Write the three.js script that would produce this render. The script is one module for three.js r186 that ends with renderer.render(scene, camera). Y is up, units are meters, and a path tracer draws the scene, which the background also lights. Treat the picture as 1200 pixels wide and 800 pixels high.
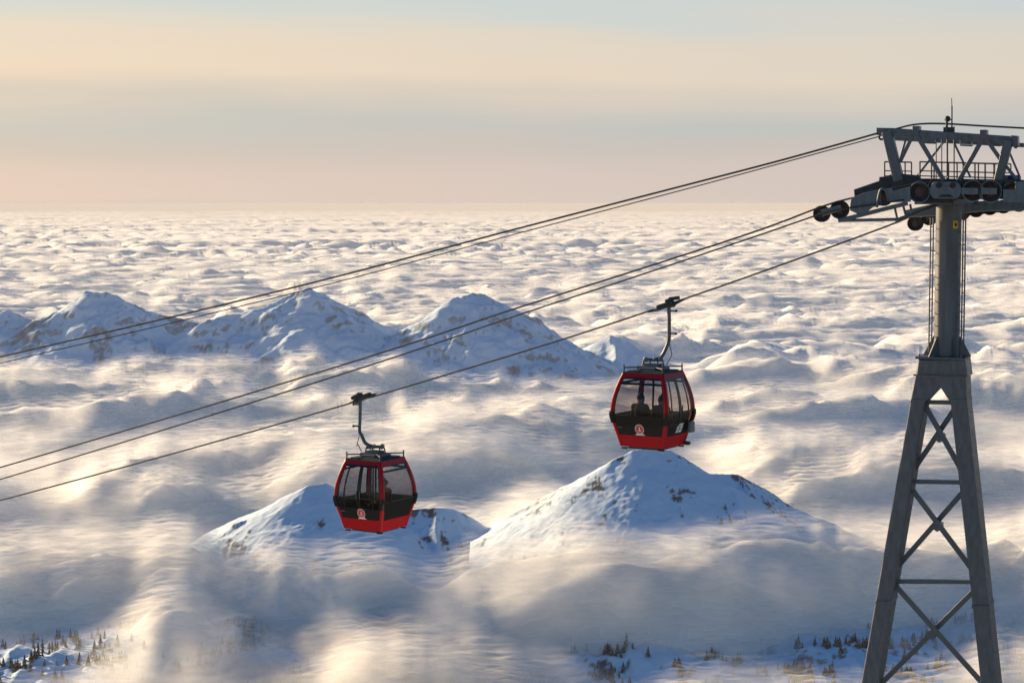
import * as THREE from 'three';
import { mergeGeometries, mergeVertices, toCreasedNormals } from 'three/addons/utils/BufferGeometryUtils.js';
import { MarchingCubes } from 'three/addons/objects/MarchingCubes.js';
import { RoundedBoxGeometry } from 'three/addons/geometries/RoundedBoxGeometry.js';

// ------------------------------------------------------------------ camera, sky, sun, exposure
const scene = new THREE.Scene();
const FOV = 20, PITCH = Math.atan(162 / 2268.5);
const camera = new THREE.PerspectiveCamera(FOV, 1200 / 800, 0.5, 400000);
camera.position.set(0, 0, 0);
camera.rotation.x = -PITCH;
const renderer = new THREE.WebGLRenderer({ antialias: true });
renderer.toneMapping = THREE.LinearToneMapping;
renderer.toneMappingExposure = 2.2;
renderer.shadowMap.enabled = true;
scene.fog = new THREE.FogExp2(new THREE.Color().setRGB(0.92, 0.92, 0.95), 1.4e-5);

const SUN_AZ = 50 * Math.PI / 180, SUN_EL = 16.5 * Math.PI / 180;      // to the left of the view direction, low
const sunDir = new THREE.Vector3(-Math.sin(SUN_AZ) * Math.cos(SUN_EL), Math.sin(SUN_EL), -Math.cos(SUN_AZ) * Math.cos(SUN_EL));
const sun = new THREE.DirectionalLight(new THREE.Color().setRGB(1, 0.745, 0.45), 4.6);
sun.position.copy(sunDir).multiplyScalar(120);
sun.castShadow = true;
sun.shadow.radius = 7;
Object.assign(sun.shadow.camera, { left: -60, right: 60, top: 60, bottom: -60, near: 1, far: 400 });
sun.shadow.mapSize.set(2048, 2048);
sun.name = 'sun';
scene.add(sun, sun.target);

// ------------------------------------------------------------------ noise
const perm = new Uint8Array(512);
{ let s = 1234567; const r = () => ((s = (s * 1664525 + 1013904223) >>> 0) / 4294967296);
  const p = [...Array(256).keys()]; for (let i = 255; i > 0; i--) { const j = Math.floor(r() * (i + 1)); [p[i], p[j]] = [p[j], p[i]]; }
  for (let i = 0; i < 512; i++) perm[i] = p[i & 255]; }
function rng(seed) { let s = (seed * 2654435761) >>> 0; return () => { s = (s + 0x6D2B79F5) >>> 0; let t = s; t = Math.imul(t ^ (t >>> 15), t | 1); t ^= t + Math.imul(t ^ (t >>> 7), t | 61); return ((t ^ (t >>> 14)) >>> 0) / 4294967296; }; }
const G2 = [...Array(16).keys()].map((i) => [Math.cos(i * Math.PI / 8 + 0.2), Math.sin(i * Math.PI / 8 + 0.2)]);
function noise(x, y) {
  const ix = Math.floor(x), iy = Math.floor(y), fx = x - ix, fy = y - iy, X = ix & 255, Y = iy & 255;
  const u = fx * fx * fx * (fx * (fx * 6 - 15) + 10), v = fy * fy * fy * (fy * (fy * 6 - 15) + 10);
  const g = (a, b, dx, dy) => { const q = G2[perm[perm[a] + b] & 15]; return q[0] * dx + q[1] * dy; };
  const a = g(X, Y, fx, fy), b = g((X + 1) & 255, Y, fx - 1, fy), c = g(X, (Y + 1) & 255, fx, fy - 1), d = g((X + 1) & 255, (Y + 1) & 255, fx - 1, fy - 1);
  return 1.5 * (a + u * (b - a) + v * (c - a + u * (a - b - c + d)));
}
function fbm(x, y, n = 4, gain = 0.5) { let s = 0, a = 1, t = 0; for (let i = 0; i < n; i++) { s += a * noise(x + i * 17.3, y - i * 9.1); t += a; a *= gain; x *= 2.03; y *= 2.03; } return s / t; }
const sm = (a, b, x) => { x = Math.min(1, Math.max(0, (x - a) / (b - a))); return x * x * (3 - 2 * x); };
const RGB = (r, g, b) => new THREE.Color().setRGB(r, g, b);
const mix = (a, b, t) => a + (b - a) * t;
const gauss = (x, s) => Math.exp(-(x * x) / (2 * s * s));

// a point of the photograph (1200 x 800 pixels) at a given distance in front of the camera
const F = 400 / Math.tan(FOV / 2 * Math.PI / 180);
function at(px, py, d) {
  const cx = (px - 600) / F, cy = -(py - 400) / F, c = Math.cos(PITCH), s = Math.sin(PITCH);
  const Y = cy * c - s, Z = -cy * s - c, k = -d / Z;
  return new THREE.Vector3(cx * k, Y * k, -d);
}

// ------------------------------------------------------------------ sky: pale evening bands low down, deeper blue overhead
{
  const W = 2048, Hh = 1024, data = new Float32Array(W * Hh * 4), c = new THREE.Color();
  const hex = (h) => { c.set(h); return [c.r, c.g, c.b]; };
  const stops = [[-90, hex('#ddcbbf')], [0, hex('#ddcbbf')], [0.9, hex('#dac9be')], [1.6, hex('#cfc5bb')], [2.3, hex('#c6c6c0')], [2.9, hex('#d3cbbf')], [3.7, hex('#e8d7c2')], [4.8, hex('#e3d7c6')], [5.6, hex('#d2d6d1')], [6.5, hex('#c9d4d5')],
    [9, hex('#92b4c7')], [14, hex('#5592b6')], [25, hex('#236e9f')], [45, hex('#125c92')], [90, hex('#0b5088')]];
  for (let r = 0; r < Hh; r++) {
    const el = ((r + 0.5) / Hh - 0.5) * 180;
    for (let q = 0; q < W; q++) {
      const az = ((q + 0.5) / W - 0.5) * 2 * Math.PI, ex = Math.cos(az), ez = Math.sin(az);
      const toSun = (ex * sunDir.x + ez * sunDir.z) / Math.cos(SUN_EL);                       // 1 under the sun, -1 opposite
      const wob = el > 0 && el < 14 ? 0.8 * fbm(az * 3.2 + 3, el * 0.8 + az * 1.2, 4) * sm(0.3, 2, el) + 0.34 * fbm(az * 9, el * 4.2 + az * 2.2 + 7, 4) * sm(0.3, 1.5, el) : 0;
      const e = Math.max(-90, Math.min(90, el + wob + az * 0)); let i = 1; while (i < stops.length - 1 && stops[i][0] < e) i++;
      const t = Math.min(1, Math.max(0, (e - stops[i - 1][0]) / (stops[i][0] - stops[i - 1][0])));
      const low = Math.exp(-Math.max(0, el) / 20), o = (r * W + q) * 4;
      const glow = (Math.exp(-Math.acos(Math.max(-1, Math.min(1, toSun))) / 0.61) - 0.24) * low;     // forward glow of the air round the sun
      const warm = [1 + 1.15 * glow, 1 + 0.62 * glow, 1 - 0.05 * glow];
      for (let k = 0; k < 3; k++) data[o + k] = mix(stops[i - 1][1][k], stops[i][1][k], t) * warm[k] / 2.2;
      data[o + 3] = 1;
    }
  }
  const tex = new THREE.DataTexture(data, W, Hh, THREE.RGBAFormat, THREE.FloatType);
  tex.mapping = THREE.EquirectangularReflectionMapping; tex.magFilter = THREE.LinearFilter; tex.minFilter = THREE.LinearFilter; tex.needsUpdate = true;
  scene.background = tex; scene.environment = tex;
}
// ------------------------------------------------------------------ mountains: ridge skeletons with worn flanks
const snowMat = new THREE.MeshPhysicalMaterial({ color: 0xffffff, roughness: 1, specularIntensity: 0.3, vertexColors: true });
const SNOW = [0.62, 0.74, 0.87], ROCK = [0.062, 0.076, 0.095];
function ridgeHeight(ridges, x, z, warp) {
  const qx = x + warp * (noise(x / 130 + 3, z / 130) + 0.5 * noise(x / 47, z / 47 + 8)), qz = z + warp * (noise(x / 130, z / 130 + 31) + 0.5 * noise(x / 47 + 5, z / 47));
  let best = -1e9, near = 1e9, along = 0;
  for (let n = 0; n < ridges.length; n++) { const r = ridges[n]; let run = n * 777;
    for (let i = 0; i < r.p.length - 1; i++) {
      const a = r.p[i], b = r.p[i + 1], dx = b.x - a.x, dz = b.z - a.z, len = Math.hypot(dx, dz);
      const t = Math.max(0, Math.min(1, ((qx - a.x) * dx + (qz - a.z) * dz) / (len * len)));
      const d = Math.hypot(qx - a.x - dx * t, qz - a.z - dz * t), h = a.y + (b.y - a.y) * t - d * r.s * (0.82 + 0.25 * Math.exp(-d / 60));
      if (h > best) { best = h; near = d; along = run + len * t; }
      run += len;
    } }
  return [best, near, along];
}
const fold = (x, y) => { let s = 0, a = 1, t = 0; for (let i = 0; i < 4; i++) { const n = 1 - Math.abs(noise(x + i * 13.7, y + i * 5.1)); s += a * n * n; t += a; a *= 0.5; x *= 2.07; y *= 1.8; } return s / t - 0.62; };
function mountain(name, ridges, x0, x1, z0, z1, cell, o = {}) {
  const nx = Math.ceil((x1 - x0) / cell) + 1, nz = Math.ceil((z1 - z0) / cell) + 1, pos = new Float32Array(nx * nz * 3), col = new Float32Array(nx * nz * 3), uv = new Float32Array(nx * nz * 2), hs = new Float32Array(nx * nz), idx = [];
  const { warp = 14, rough = 7, rock = 0.5, floor = -660, scale = 1, seed = 0, dustHaze = 0 } = o;
  for (let i = 0; i < nz; i++) for (let j = 0; j < nx; j++) {
    const x = x0 + j * cell, z = z0 + i * cell, [h, d, along] = o.height ? [o.height(x, z), 60, x] : ridgeHeight(ridges, x, z, warp);
    const k = sm(0, 70 * scale, d);
    const gully = fold(along / (34 * scale) + seed, d / (150 * scale));
    hs[i * nx + j] = Math.max(floor, h + rough * (0.8 * k * gully + 0.5 * (0.3 + 0.7 * k) * fold(x / (64 * scale) + seed, z / (64 * scale) - seed) + 0.2 * fbm(x / (11 * scale), z / (11 * scale) + seed, 3)));
  }
  for (let i = 0; i < nz; i++) for (let j = 0; j < nx; j++) {
    const n = i * nx + j, x = x0 + j * cell, z = z0 + i * cell, l = hs[i * nx + Math.max(0, j - 1)], r = hs[i * nx + Math.min(nx - 1, j + 1)], u = hs[Math.max(0, i - 1) * nx + j], w = hs[Math.min(nz - 1, i + 1) * nx + j];
    pos.set([x, hs[n], z], n * 3); uv.set([x / 10, z / 10], n * 2);
    const steep = Math.hypot(r - l, w - u) / (2 * cell), blot = fbm(x / (85 * scale) + 7 + seed, z / (85 * scale), 3), fine = fbm(x / (11 * scale) - seed, hs[n] / (7 * scale) + z / (15 * scale), 4, 0.62);
    const bare = sm(0.08, 0.24, (steep - 0.86) * 0.9 + blot * 0.95 + fine * 0.6 - 0.16 + (rock - 0.5));
    const v = 0.85 + 0.45 * fine;
    for (let c = 0; c < 3; c++) col[n * 3 + c] = mix(SNOW[c] * (0.97 + 0.05 * fine), mix(ROCK[c], SNOW[c], dustHaze * (0.6 + 0.8 * fine)) * v, bare);
    if (i < nz - 1 && j < nx - 1) idx.push(n, n + nx, n + 1, n + 1, n + nx, n + nx + 1);
  }
  const g = new THREE.BufferGeometry(); g.setAttribute('position', new THREE.BufferAttribute(pos, 3)); g.setAttribute('color', new THREE.BufferAttribute(col, 3)); g.setAttribute('uv', new THREE.BufferAttribute(uv, 2)); g.setIndex(idx); g.computeVertexNormals();
  const m = new THREE.Mesh(g, snowMat); m.name = name; scene.add(m); m.userData.kind = 'structure';
  m.userData.sample = (x, z) => { const i = Math.round((z - z0) / cell), j = Math.round((x - x0) / cell); return i >= 0 && j >= 0 && i < nz && j < nx ? hs[i * nx + j] : null; };
  return m;
}
const line = (pts, s) => ({ p: pts.map(([x, y, d]) => at(x, y, d)), s });
// the distant range on the left, three summits and the lone small one
const farRange = mountain('far_mountain_range', [
  line([[-110, 400, 6420], [-40, 376, 6500], [10, 362, 6560], [26, 368, 6590], [48, 384, 6680]], 0.72),
  line([[20, 402, 6470], [44, 380, 6495], [78, 356, 6535], [104, 341, 6560], [126, 342, 6575], [148, 354, 6610], [178, 365, 6650], [234, 379, 6700], [270, 392, 6760]], 0.74),
  line([[210, 402, 6400], [240, 377, 6450], [262, 371, 6480], [300, 360, 6520], [338, 347, 6545], [364, 336, 6560], [380, 345, 6580], [402, 361, 6620], [440, 377, 6660], [480, 388, 6720]], 0.74),
  line([[450, 410, 6420], [474, 386, 6442], [500, 377, 6470], [514, 363, 6485], [530, 350, 6505], [557, 342, 6530], [572, 345, 6545], [592, 361, 6580], [612, 372, 6620], [634, 380, 6650], [660, 399, 6720], [700, 418, 6800]], 0.74),
  line([[104, 341, 6560], [118, 372, 6460], [124, 405, 6360]], 0.66), line([[126, 342, 6575], [160, 385, 6430], [200, 425, 6280]], 0.62),
  line([[364, 336, 6560], [361, 362, 6500], [352, 398, 6400], [340, 440, 6220]], 0.7), line([[364, 336, 6560], [392, 380, 6410], [420, 430, 6250]], 0.62),
  line([[557, 342, 6530], [553, 361, 6480], [539, 385, 6410], [524, 402, 6350], [512, 440, 6210]], 0.74), line([[572, 345, 6545], [600, 385, 6420], [632, 440, 6240]], 0.6),
], -2050, 360, -7150, -6050, 6.5, { warp: 24, rough: 30, rock: 0.62, scale: 2.2, floor: -640, dustHaze: 0.55 });  // far rock colour pulled towards snow: snow dusting plus painted-in distance haze
const lonePeak = mountain('far_lone_peak', [line([[668, 425, 6800], [690, 408, 6860], [716, 392, 6900], [730, 399, 6940], [750, 418, 7000]], 0.6), line([[716, 392, 6900], [722, 420, 6700]], 0.6)], 60, 620, -7250, -6550, 6.5, { warp: 16, rough: 12, rock: 0.4, scale: 2, floor: -640, seed: 40 });
// the near summits
const rightPeak = mountain('snowy_peak', [
  line([[600, 660, 2722], [640, 612, 2742], [672, 582, 2758], [686, 568, 2764], [700, 556, 2770], [722, 537, 2782], [742, 526, 2790], [762, 523, 2798], [784, 527, 2806], [806, 541, 2822], [832, 554, 2840], [862, 556, 2846], [884, 566, 2860], [912, 582, 2880], [945, 604, 2910], [985, 636, 2960]], 0.68),
  line([[762, 523, 2798], [756, 551, 2766], [741, 581, 2728], [724, 608, 2690], [713, 636, 2655], [706, 650, 2600], [700, 700, 2540]], 0.78),
  line([[862, 556, 2846], [885, 592, 2775], [915, 640, 2690], [945, 690, 2620]], 0.6),
], -60, 560, -3150, -2480, 2.5, { warp: 8, rough: 6.5, rock: 0.72, floor: -620 });
const leftPeak = mountain('snowy_ridge', [
  line([[200, 672, 2710], [240, 638, 2730], [276, 613, 2746], [300, 606, 2756], [322, 596, 2766], [340, 581, 2775], [356, 569, 2782], [374, 566, 2790], [392, 574, 2806], [412, 588, 2822], [445, 598, 2832], [476, 597, 2836], [505, 594, 2838], [528, 596, 2844], [548, 606, 2856], [575, 624, 2890], [610, 650, 2940]], 0.62),
  line([[505, 594, 2838], [515, 640, 2745], [530, 690, 2660]], 0.56),
], -620, 60, -3120, -2440, 2.5, { warp: 8, rough: 6.5, rock: 0.7, floor: -620, seed: 12 });
// the wooded slope at the bottom of the view
const slope = mountain('wooded_slope', null, -1000, 1000, -2680, -2060, 4, { rough: 12, rock: 0.8, floor: -860, seed: 77,
  height: (x, z) => { const d = -z, e = x * 2300 / d;
    return -578 + 26 * sm(2160, 2470, d) + 34 * fbm(x / 210 + 5, d / 170, 3) + 34 * Math.exp(-(((e + 400) / 90) ** 2) - ((d - 2440) / 110) ** 2) - 16 * Math.exp(-((e / 150) ** 2)) + 8 * Math.exp(-(((e - 420) / 170) ** 2)) - 250 * sm(2150, 2060, d) - 200 * sm(2560, 2680, d); } });
farRange.userData.label = 'distant range of three blue snowy summits above the clouds'; 
lonePeak.userData.label = 'small lone blue peak beside the distant range';
rightPeak.userData.label = 'snowy peak below the right gondola cabin';
leftPeak.userData.label = 'snowy ridge below the left gondola cabin';
slope.userData.label = 'misty snow slope with conifers along the bottom';

// the ground far below, hidden by the clouds
{
  const g = new THREE.PlaneGeometry(400000, 400000, 40, 40).rotateX(-Math.PI / 2); g.translate(0, -1150, 0);
  const m = new THREE.Mesh(g, new THREE.MeshStandardMaterial({ color: new THREE.Color().setRGB(0.1, 0.11, 0.1), roughness: 1 })); m.name = 'valley_ground'; m.userData = { kind: 'structure', label: 'valley floor under the clouds' }; scene.add(m);
}
// ------------------------------------------------------------------ the sea of clouds
const LEVEL = -500;
// large banks and troughs of the deck: x, z, radius across, radius in depth, height
const BANKS = [
  [-330, -2560, 90, 60, 36], [-190, -2590, 70, 50, 27], [-520, -2600, 90, 80, 39], [-650, -2680, 120, 90, 39], [-700, -2540, 80, 60, 31], [240, -2580, 80, 50, 30], [350, -2610, 90, 60, 39], [480, -2560, 90, 60, 36], [600, -2620, 90, 90, 41], [90, -2570, 70, 50, 28], [-40, -2600, 60, 50, 22], [740, -2570, 100, 80, 39],
  [40, -2800, 120, 90, 62], [72, -2735, 60, 60, 84], [100, -2680, 50, 40, 50], [-450, -2660, 60, 60, 60],
  [-640, -3250, 420, 190, -75], [640, -3350, 330, 260, -75], [-120, -3500, 220, 150, -45], [900, -4600, 500, 330, -70], [450, -5600, 600, 350, -80], [-900, -4400, 500, 300, -50], [-300, -5300, 420, 260, -60],
  [-1500, -6330, 480, 260, -85], [-850, -6310, 420, 260, -90], [-250, -6280, 420, 280, -95], [330, -6600, 300, 300, -40], [150, -2540, 120, 50, 26], [290, -2560, 110, 50, 18], [240, -2680, 130, 60, -34], [60, -2600, 80, 60, 30], [110, -2465, 130, 60, 70], [250, -2450, 110, 55, 50], [-230, -2690, 170, 80, -60], [-95, -2760, 90, 90, -75], [420, -2900, 160, 130, -35],
];
function deck(x, z, d) {
  const wx = x + 110 * noise(x / 640, z / 640 + 5) + 30 * noise(x / 170, z / 170 + 2), wz = z + 110 * noise(x / 640 + 9, z / 640) + 30 * noise(x / 170 + 6, z / 170);
  const bil = (s, ox, e) => { const n = noise(wx / (s * 1.45) + ox, wz / s + ox * 0.7); return Math.sqrt(n * n + e) - 0.3; };
  const far = sm(6000, 26000, d);
  let lift = 0, p = 0.5 + (0.85 - 0.3 * far) * fbm(wx / 560 + 2, wz / 350, 3) + 0.3 * fbm(wx / 2600 + 8, wz / 2100, 2) + far * 0.85 * fbm(x / 5600 + 4, z / 2600, 3);
  for (const [bx, bz, rx, rz, a] of BANKS) { const u = (x - bx) / rx, v = (z - bz) / rz, q = u * u + v * v; if (q < 9) { const w = a * Math.exp(-q); p += w / 80; lift += w > 0 ? 0.45 * w : 0.25 * w; } }
  const s = sm(0.2, 0.66, p), m = (0.75 + 0.9 * noise(x / 480 + 20, z / 400)) * (0.3 + 0.7 * s), big = 1 + 0.7 * far;
  let h = LEVEL + lift + big * (-40 + 64 * s + 22 * (p - 0.5)) + 60 * bil(215, 11, 0.006) * m + sm(40000, 110000, d) * 90 * fbm(x / 9000, z / 16000, 3);
  if (d < 16000) h += (36 * bil(92, 23, 0.008) * m + 13 * bil(41, 31, 0.01) * (0.3 + 0.7 * s)) * sm(16000, 7000, d);
  return h;
}
// the deck is a white core whose surface frays into thin level veils, each a slice through the soft edge of the cloud
function field(rows, nc, spread, height) {
  const nr = rows.length, n = nr * nc, X = new Float32Array(n), Z = new Float32Array(n), Hh = new Float32Array(n), N = new Float32Array(n * 3);
  for (let i = 0; i < nr; i++) for (let j = 0; j < nc; j++) { const o = i * nc + j; X[o] = ((j / (nc - 1)) * 2 - 1) * spread * rows[i]; Z[o] = -rows[i]; Hh[o] = height(X[o], Z[o], rows[i]); }
  for (let i = 0; i < nr; i++) for (let j = 0; j < nc; j++) {
    const o = i * nc + j, l = j ? o - 1 : o, r = j < nc - 1 ? o + 1 : o, u = i ? o - nc : o, w = i < nr - 1 ? o + nc : o;
    const gx = (Hh[r] - Hh[l]) / (X[r] - X[l]), gz = (Hh[w] - Hh[u]) / (Z[w] - Z[u]), k = 1 / Math.hypot(gx, 1, gz); N.set([-gx * k, k, -gz * k], o * 3);
  }
  return { rows, nr, nc, X, Z, Hh, N };
}
let cloudTris = 0;
function layer(f, name, y, alpha, mat, tile) {
  const { nr, nc, X, Z, N } = f, n = nr * nc, A = new Float32Array(n), map = new Int32Array(n).fill(-1), pos = [], nor = [], uv = [], col = [], idx = [];
  if (alpha) for (let o = 0; o < n; o++) A[o] = alpha(o); else A.fill(1);
  const v = (o) => { if (map[o] < 0) { map[o] = pos.length / 3; pos.push(X[o], y(o), Z[o]); nor.push(N[o * 3], N[o * 3 + 1], N[o * 3 + 2]); uv.push(X[o] / tile, Z[o] / tile); if (alpha) col.push(1, 1, 1, A[o]); } return map[o]; };
  for (let i = 0; i < nr - 1; i++) for (let j = 0; j < nc - 1; j++) {
    const a = i * nc + j, b = a + 1, c = a + nc, e = c + 1; if (A[a] < 0 || A[b] < 0 || A[c] < 0 || A[e] < 0 || A[a] + A[b] + A[c] + A[e] < 0.03) continue;
    const va = v(a), vb = v(b), vc = v(c), ve = v(e); idx.push(va, vb, vc, vb, ve, vc);
  }
  if (!idx.length) return null;
  cloudTris += idx.length / 3;
  const g = new THREE.BufferGeometry(); g.setAttribute('position', new THREE.Float32BufferAttribute(pos, 3)); g.setAttribute('normal', new THREE.Float32BufferAttribute(nor, 3)); g.setAttribute('uv', new THREE.Float32BufferAttribute(uv, 2)); if (alpha) g.setAttribute('color', new THREE.Float32BufferAttribute(col, 4));
  g.setIndex(idx); const m = new THREE.Mesh(g, mat); m.name = name; return m;
}
function spaced(d0, d1, k) { const r = []; for (let d = d0; d < d1; d += d * k) r.push(d); r.push(d1); return r; }
const NEAR = 2470;
{
  const body = new THREE.MeshPhysicalMaterial({ color: RGB(0.95, 0.95, 0.95), roughness: 1, transmission: 0.24, thickness: 0, side: THREE.DoubleSide });
  const N = 512, td = new Uint8Array(N * N * 4), tile = (x, y, s, o) => { const u = x / N, v = y / N, q = (a, b) => fbm((a * s) + o, (b * s * 1.4) + o, 5, 0.55); return mix(mix(q(u, v), q(u - 1, v), u), mix(q(u, v - 1), q(u - 1, v - 1), u), v); };
  for (let y = 0; y < N; y++) for (let x = 0; x < N; x++) { const t = Math.min(1, Math.max(0, 0.9 + 0.3 * tile(x, y, 5, 3))), o = (y * N + x) * 4; td[o] = td[o + 1] = td[o + 2] = Math.round(255 * t); td[o + 3] = 255; }
  const torn = new THREE.DataTexture(td, N, N); torn.wrapS = torn.wrapT = THREE.RepeatWrapping; torn.magFilter = THREE.LinearFilter; torn.needsUpdate = true;
  const veils = [0, 1, 2].map((k) => { const t = torn.clone(); t.offset.set(k * 0.012, k * 0.017); t.needsUpdate = true; return new THREE.MeshPhysicalMaterial({ color: RGB(0.96, 0.96, 0.96), roughness: 1, transmission: 0.4, thickness: 0, transparent: true, alphaMap: t, vertexColors: true, side: THREE.DoubleSide }); });
  const edge = (x, d) => d - NEAR - 80 * noise(x / 330, 3.3) - 50 * noise(x / 110, 7.7);
  const height = (x, z, d) => deck(x, z, d) - 48 * sm(110, -190, edge(x, d));
  const front = field(spaced(1980, 3000, 0.0055), 345, 0.36, height), near = field(spaced(3000, 6600, 0.0065), 330, 0.36, height), mid = field(spaced(6600, 21000, 0.0065), 330, 0.36, height), far = field(spaced(21000, 112000, 0.0065), 330, 0.36, height);
  const core = layer(front, 'cloud_sea', (o) => front.Hh[o] - 33 - 200 * sm(-40, -300, edge(front.X[o], -front.Z[o])), null, body, 100);
  core.userData = { kind: 'structure', label: 'sea of sunlit clouds reaching to the horizon' }; scene.add(core);
  const add = (m) => { if (m) core.add(m); };
  add(layer(near, 'cloud_deck', (o) => near.Hh[o] - 33 + 13 * sm(3600, 5000, -near.Z[o]), null, body, 100)); add(layer(mid, 'cloud_deck', (o) => mid.Hh[o] - 20 * sm(21000, 14000, -mid.Z[o]), null, body, 100)); add(layer(far, 'cloud_deck', (o) => far.Hh[o], null, body, 100));
  const slices = (f, y0, y1, step, soft, amax, fade, under, jit) => { let k = 0; for (let y = y0; y <= y1; y += step, k++) {
    const yy = (o) => y + 0.28 * (Math.min(45, Math.max(-70, f.Hh[o] - LEVEL))) + 7 * noise(f.X[o] / 210, f.Z[o] / 170) + jit * (noise(f.X[o] / 52 + k * 7.3, f.Z[o] / 44 + k * 3.1) + 0.6 * noise(f.X[o] / 19 + k * 5.9, f.Z[o] / 27 + k * 9.7));
    const m = layer(f, 'cloud_veil', yy, (o) => { const q = f.Hh[o] - yy(o); if (q > under(f.X[o], -f.Z[o]) + step) return -1; return amax * sm(-soft, soft * 0.9, q + 20 * fbm(f.X[o] / 130 + y * 0.006, f.Z[o] / 100 + y * 0.009, 4)) * fade(f.X[o], -f.Z[o], k); }, veils[k % 3], 310);
    if (m) { m.userData.kind = 'stuff'; core.add(m); }
  } };
  slices(front, LEVEL - 130, LEVEL + 90, 5, 25, 0.265, (x, d) => sm(-560, -240, edge(x, d)) * mix(0.85, 1, sm(-240, -50, edge(x, d))), (x, d) => mix(52, 39, sm(-320, 0, edge(x, d))), 4.5);
  slices(near, LEVEL - 84, LEVEL + 100, 7.6, 25, 0.37, (x, d) => sm(6600, 5800, d), (x, d) => mix(40, 27, sm(3600, 5000, d)), 5.5);
  slices(mid, LEVEL - 80, LEVEL + 100, 30, 46, 0.55, (x, d) => sm(6600, 7200, d) * sm(21000, 15000, d), () => 40, 9);
}
// ------------------------------------------------------------------ helpers for built things
const used = {};
const numbered = (n) => { const k = (used[n] = (used[n] ?? -1) + 1); return k ? n + '_' + String(k).padStart(3, '0') : n; };
function thing(name, label, category, group) { const g = new THREE.Group(); g.name = numbered(name); g.userData = { label, category }; if (group) g.userData.group = group; scene.add(g); return g; }
function part(name, geo, mat, parent, label) { const list = [].concat(geo), m = new THREE.Mesh(list.length > 1 ? mergeGeometries(list.map((g) => { const q = g.index ? g.toNonIndexed() : g; for (const k of Object.keys(q.attributes)) if (!['position', 'normal', 'uv'].includes(k)) q.deleteAttribute(k); return q; })) : list[0], mat); m.name = name; if (label) m.userData.label = label; parent.add(m); return m; }
const V = (x, y, z) => new THREE.Vector3(x, y, z);
const rb = (w, h, d, r = 0.012) => new RoundedBoxGeometry(w, h, d, 2, Math.min(r, w / 2.2, h / 2.2, d / 2.2));
const bx = (w, h, d, x, y, z, r) => rb(w, h, d, r).translate(x, y, z);
function beam(a, b, w, h, side = V(0, 0, 1)) {                                   // a bar of section w (in plane) x h (along side) from a to b
  const dir = b.clone().sub(a), len = dir.length(); dir.normalize();
  const s = side.clone().addScaledVector(dir, -side.dot(dir)).normalize(), t = V(0, 0, 0).crossVectors(dir, s);
  const g = rb(w, len, h, Math.min(w, h) * 0.12); g.applyMatrix4(new THREE.Matrix4().makeBasis(t, dir, s).setPosition(a.clone().add(b).multiplyScalar(0.5))); return g;
}
const rod = (a, b, r, n = 8) => { const dir = b.clone().sub(a), g = new THREE.CylinderGeometry(r, r, dir.length(), n); g.applyQuaternion(new THREE.Quaternion().setFromUnitVectors(V(0, 1, 0), dir.normalize())); const c = a.clone().add(b).multiplyScalar(0.5); return g.translate(c.x, c.y, c.z); };
const tube = (pts, r, seg = 24, n = 8) => new THREE.TubeGeometry(new THREE.CatmullRomCurve3(pts), seg, r, n);
function wearTexture(seed, lo, hi, streak = 3) {                                   // fine grain and weather streaks as matter, tileable size 2 m
  const N = 256, d = new Uint8Array(N * N * 4);
  for (let y = 0; y < N; y++) for (let x = 0; x < N; x++) { const a = fbm(x / 40 + seed, y / (40 * streak), 4), b = noise(x / 3 + seed, y / 3), v = Math.round(255 * Math.min(1, Math.max(0, mix(lo, hi, 0.5 + 0.75 * a + 0.12 * b)))), o = (y * N + x) * 4; d[o] = d[o + 1] = d[o + 2] = v; d[o + 3] = 255; }
  const t = new THREE.DataTexture(d, N, N); t.wrapS = t.wrapT = THREE.RepeatWrapping; t.magFilter = THREE.LinearFilter; t.needsUpdate = true; return t;
}
const wear = wearTexture(3, 0.62, 1.05), wearR = wearTexture(9, 0.45, 0.85);
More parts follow.
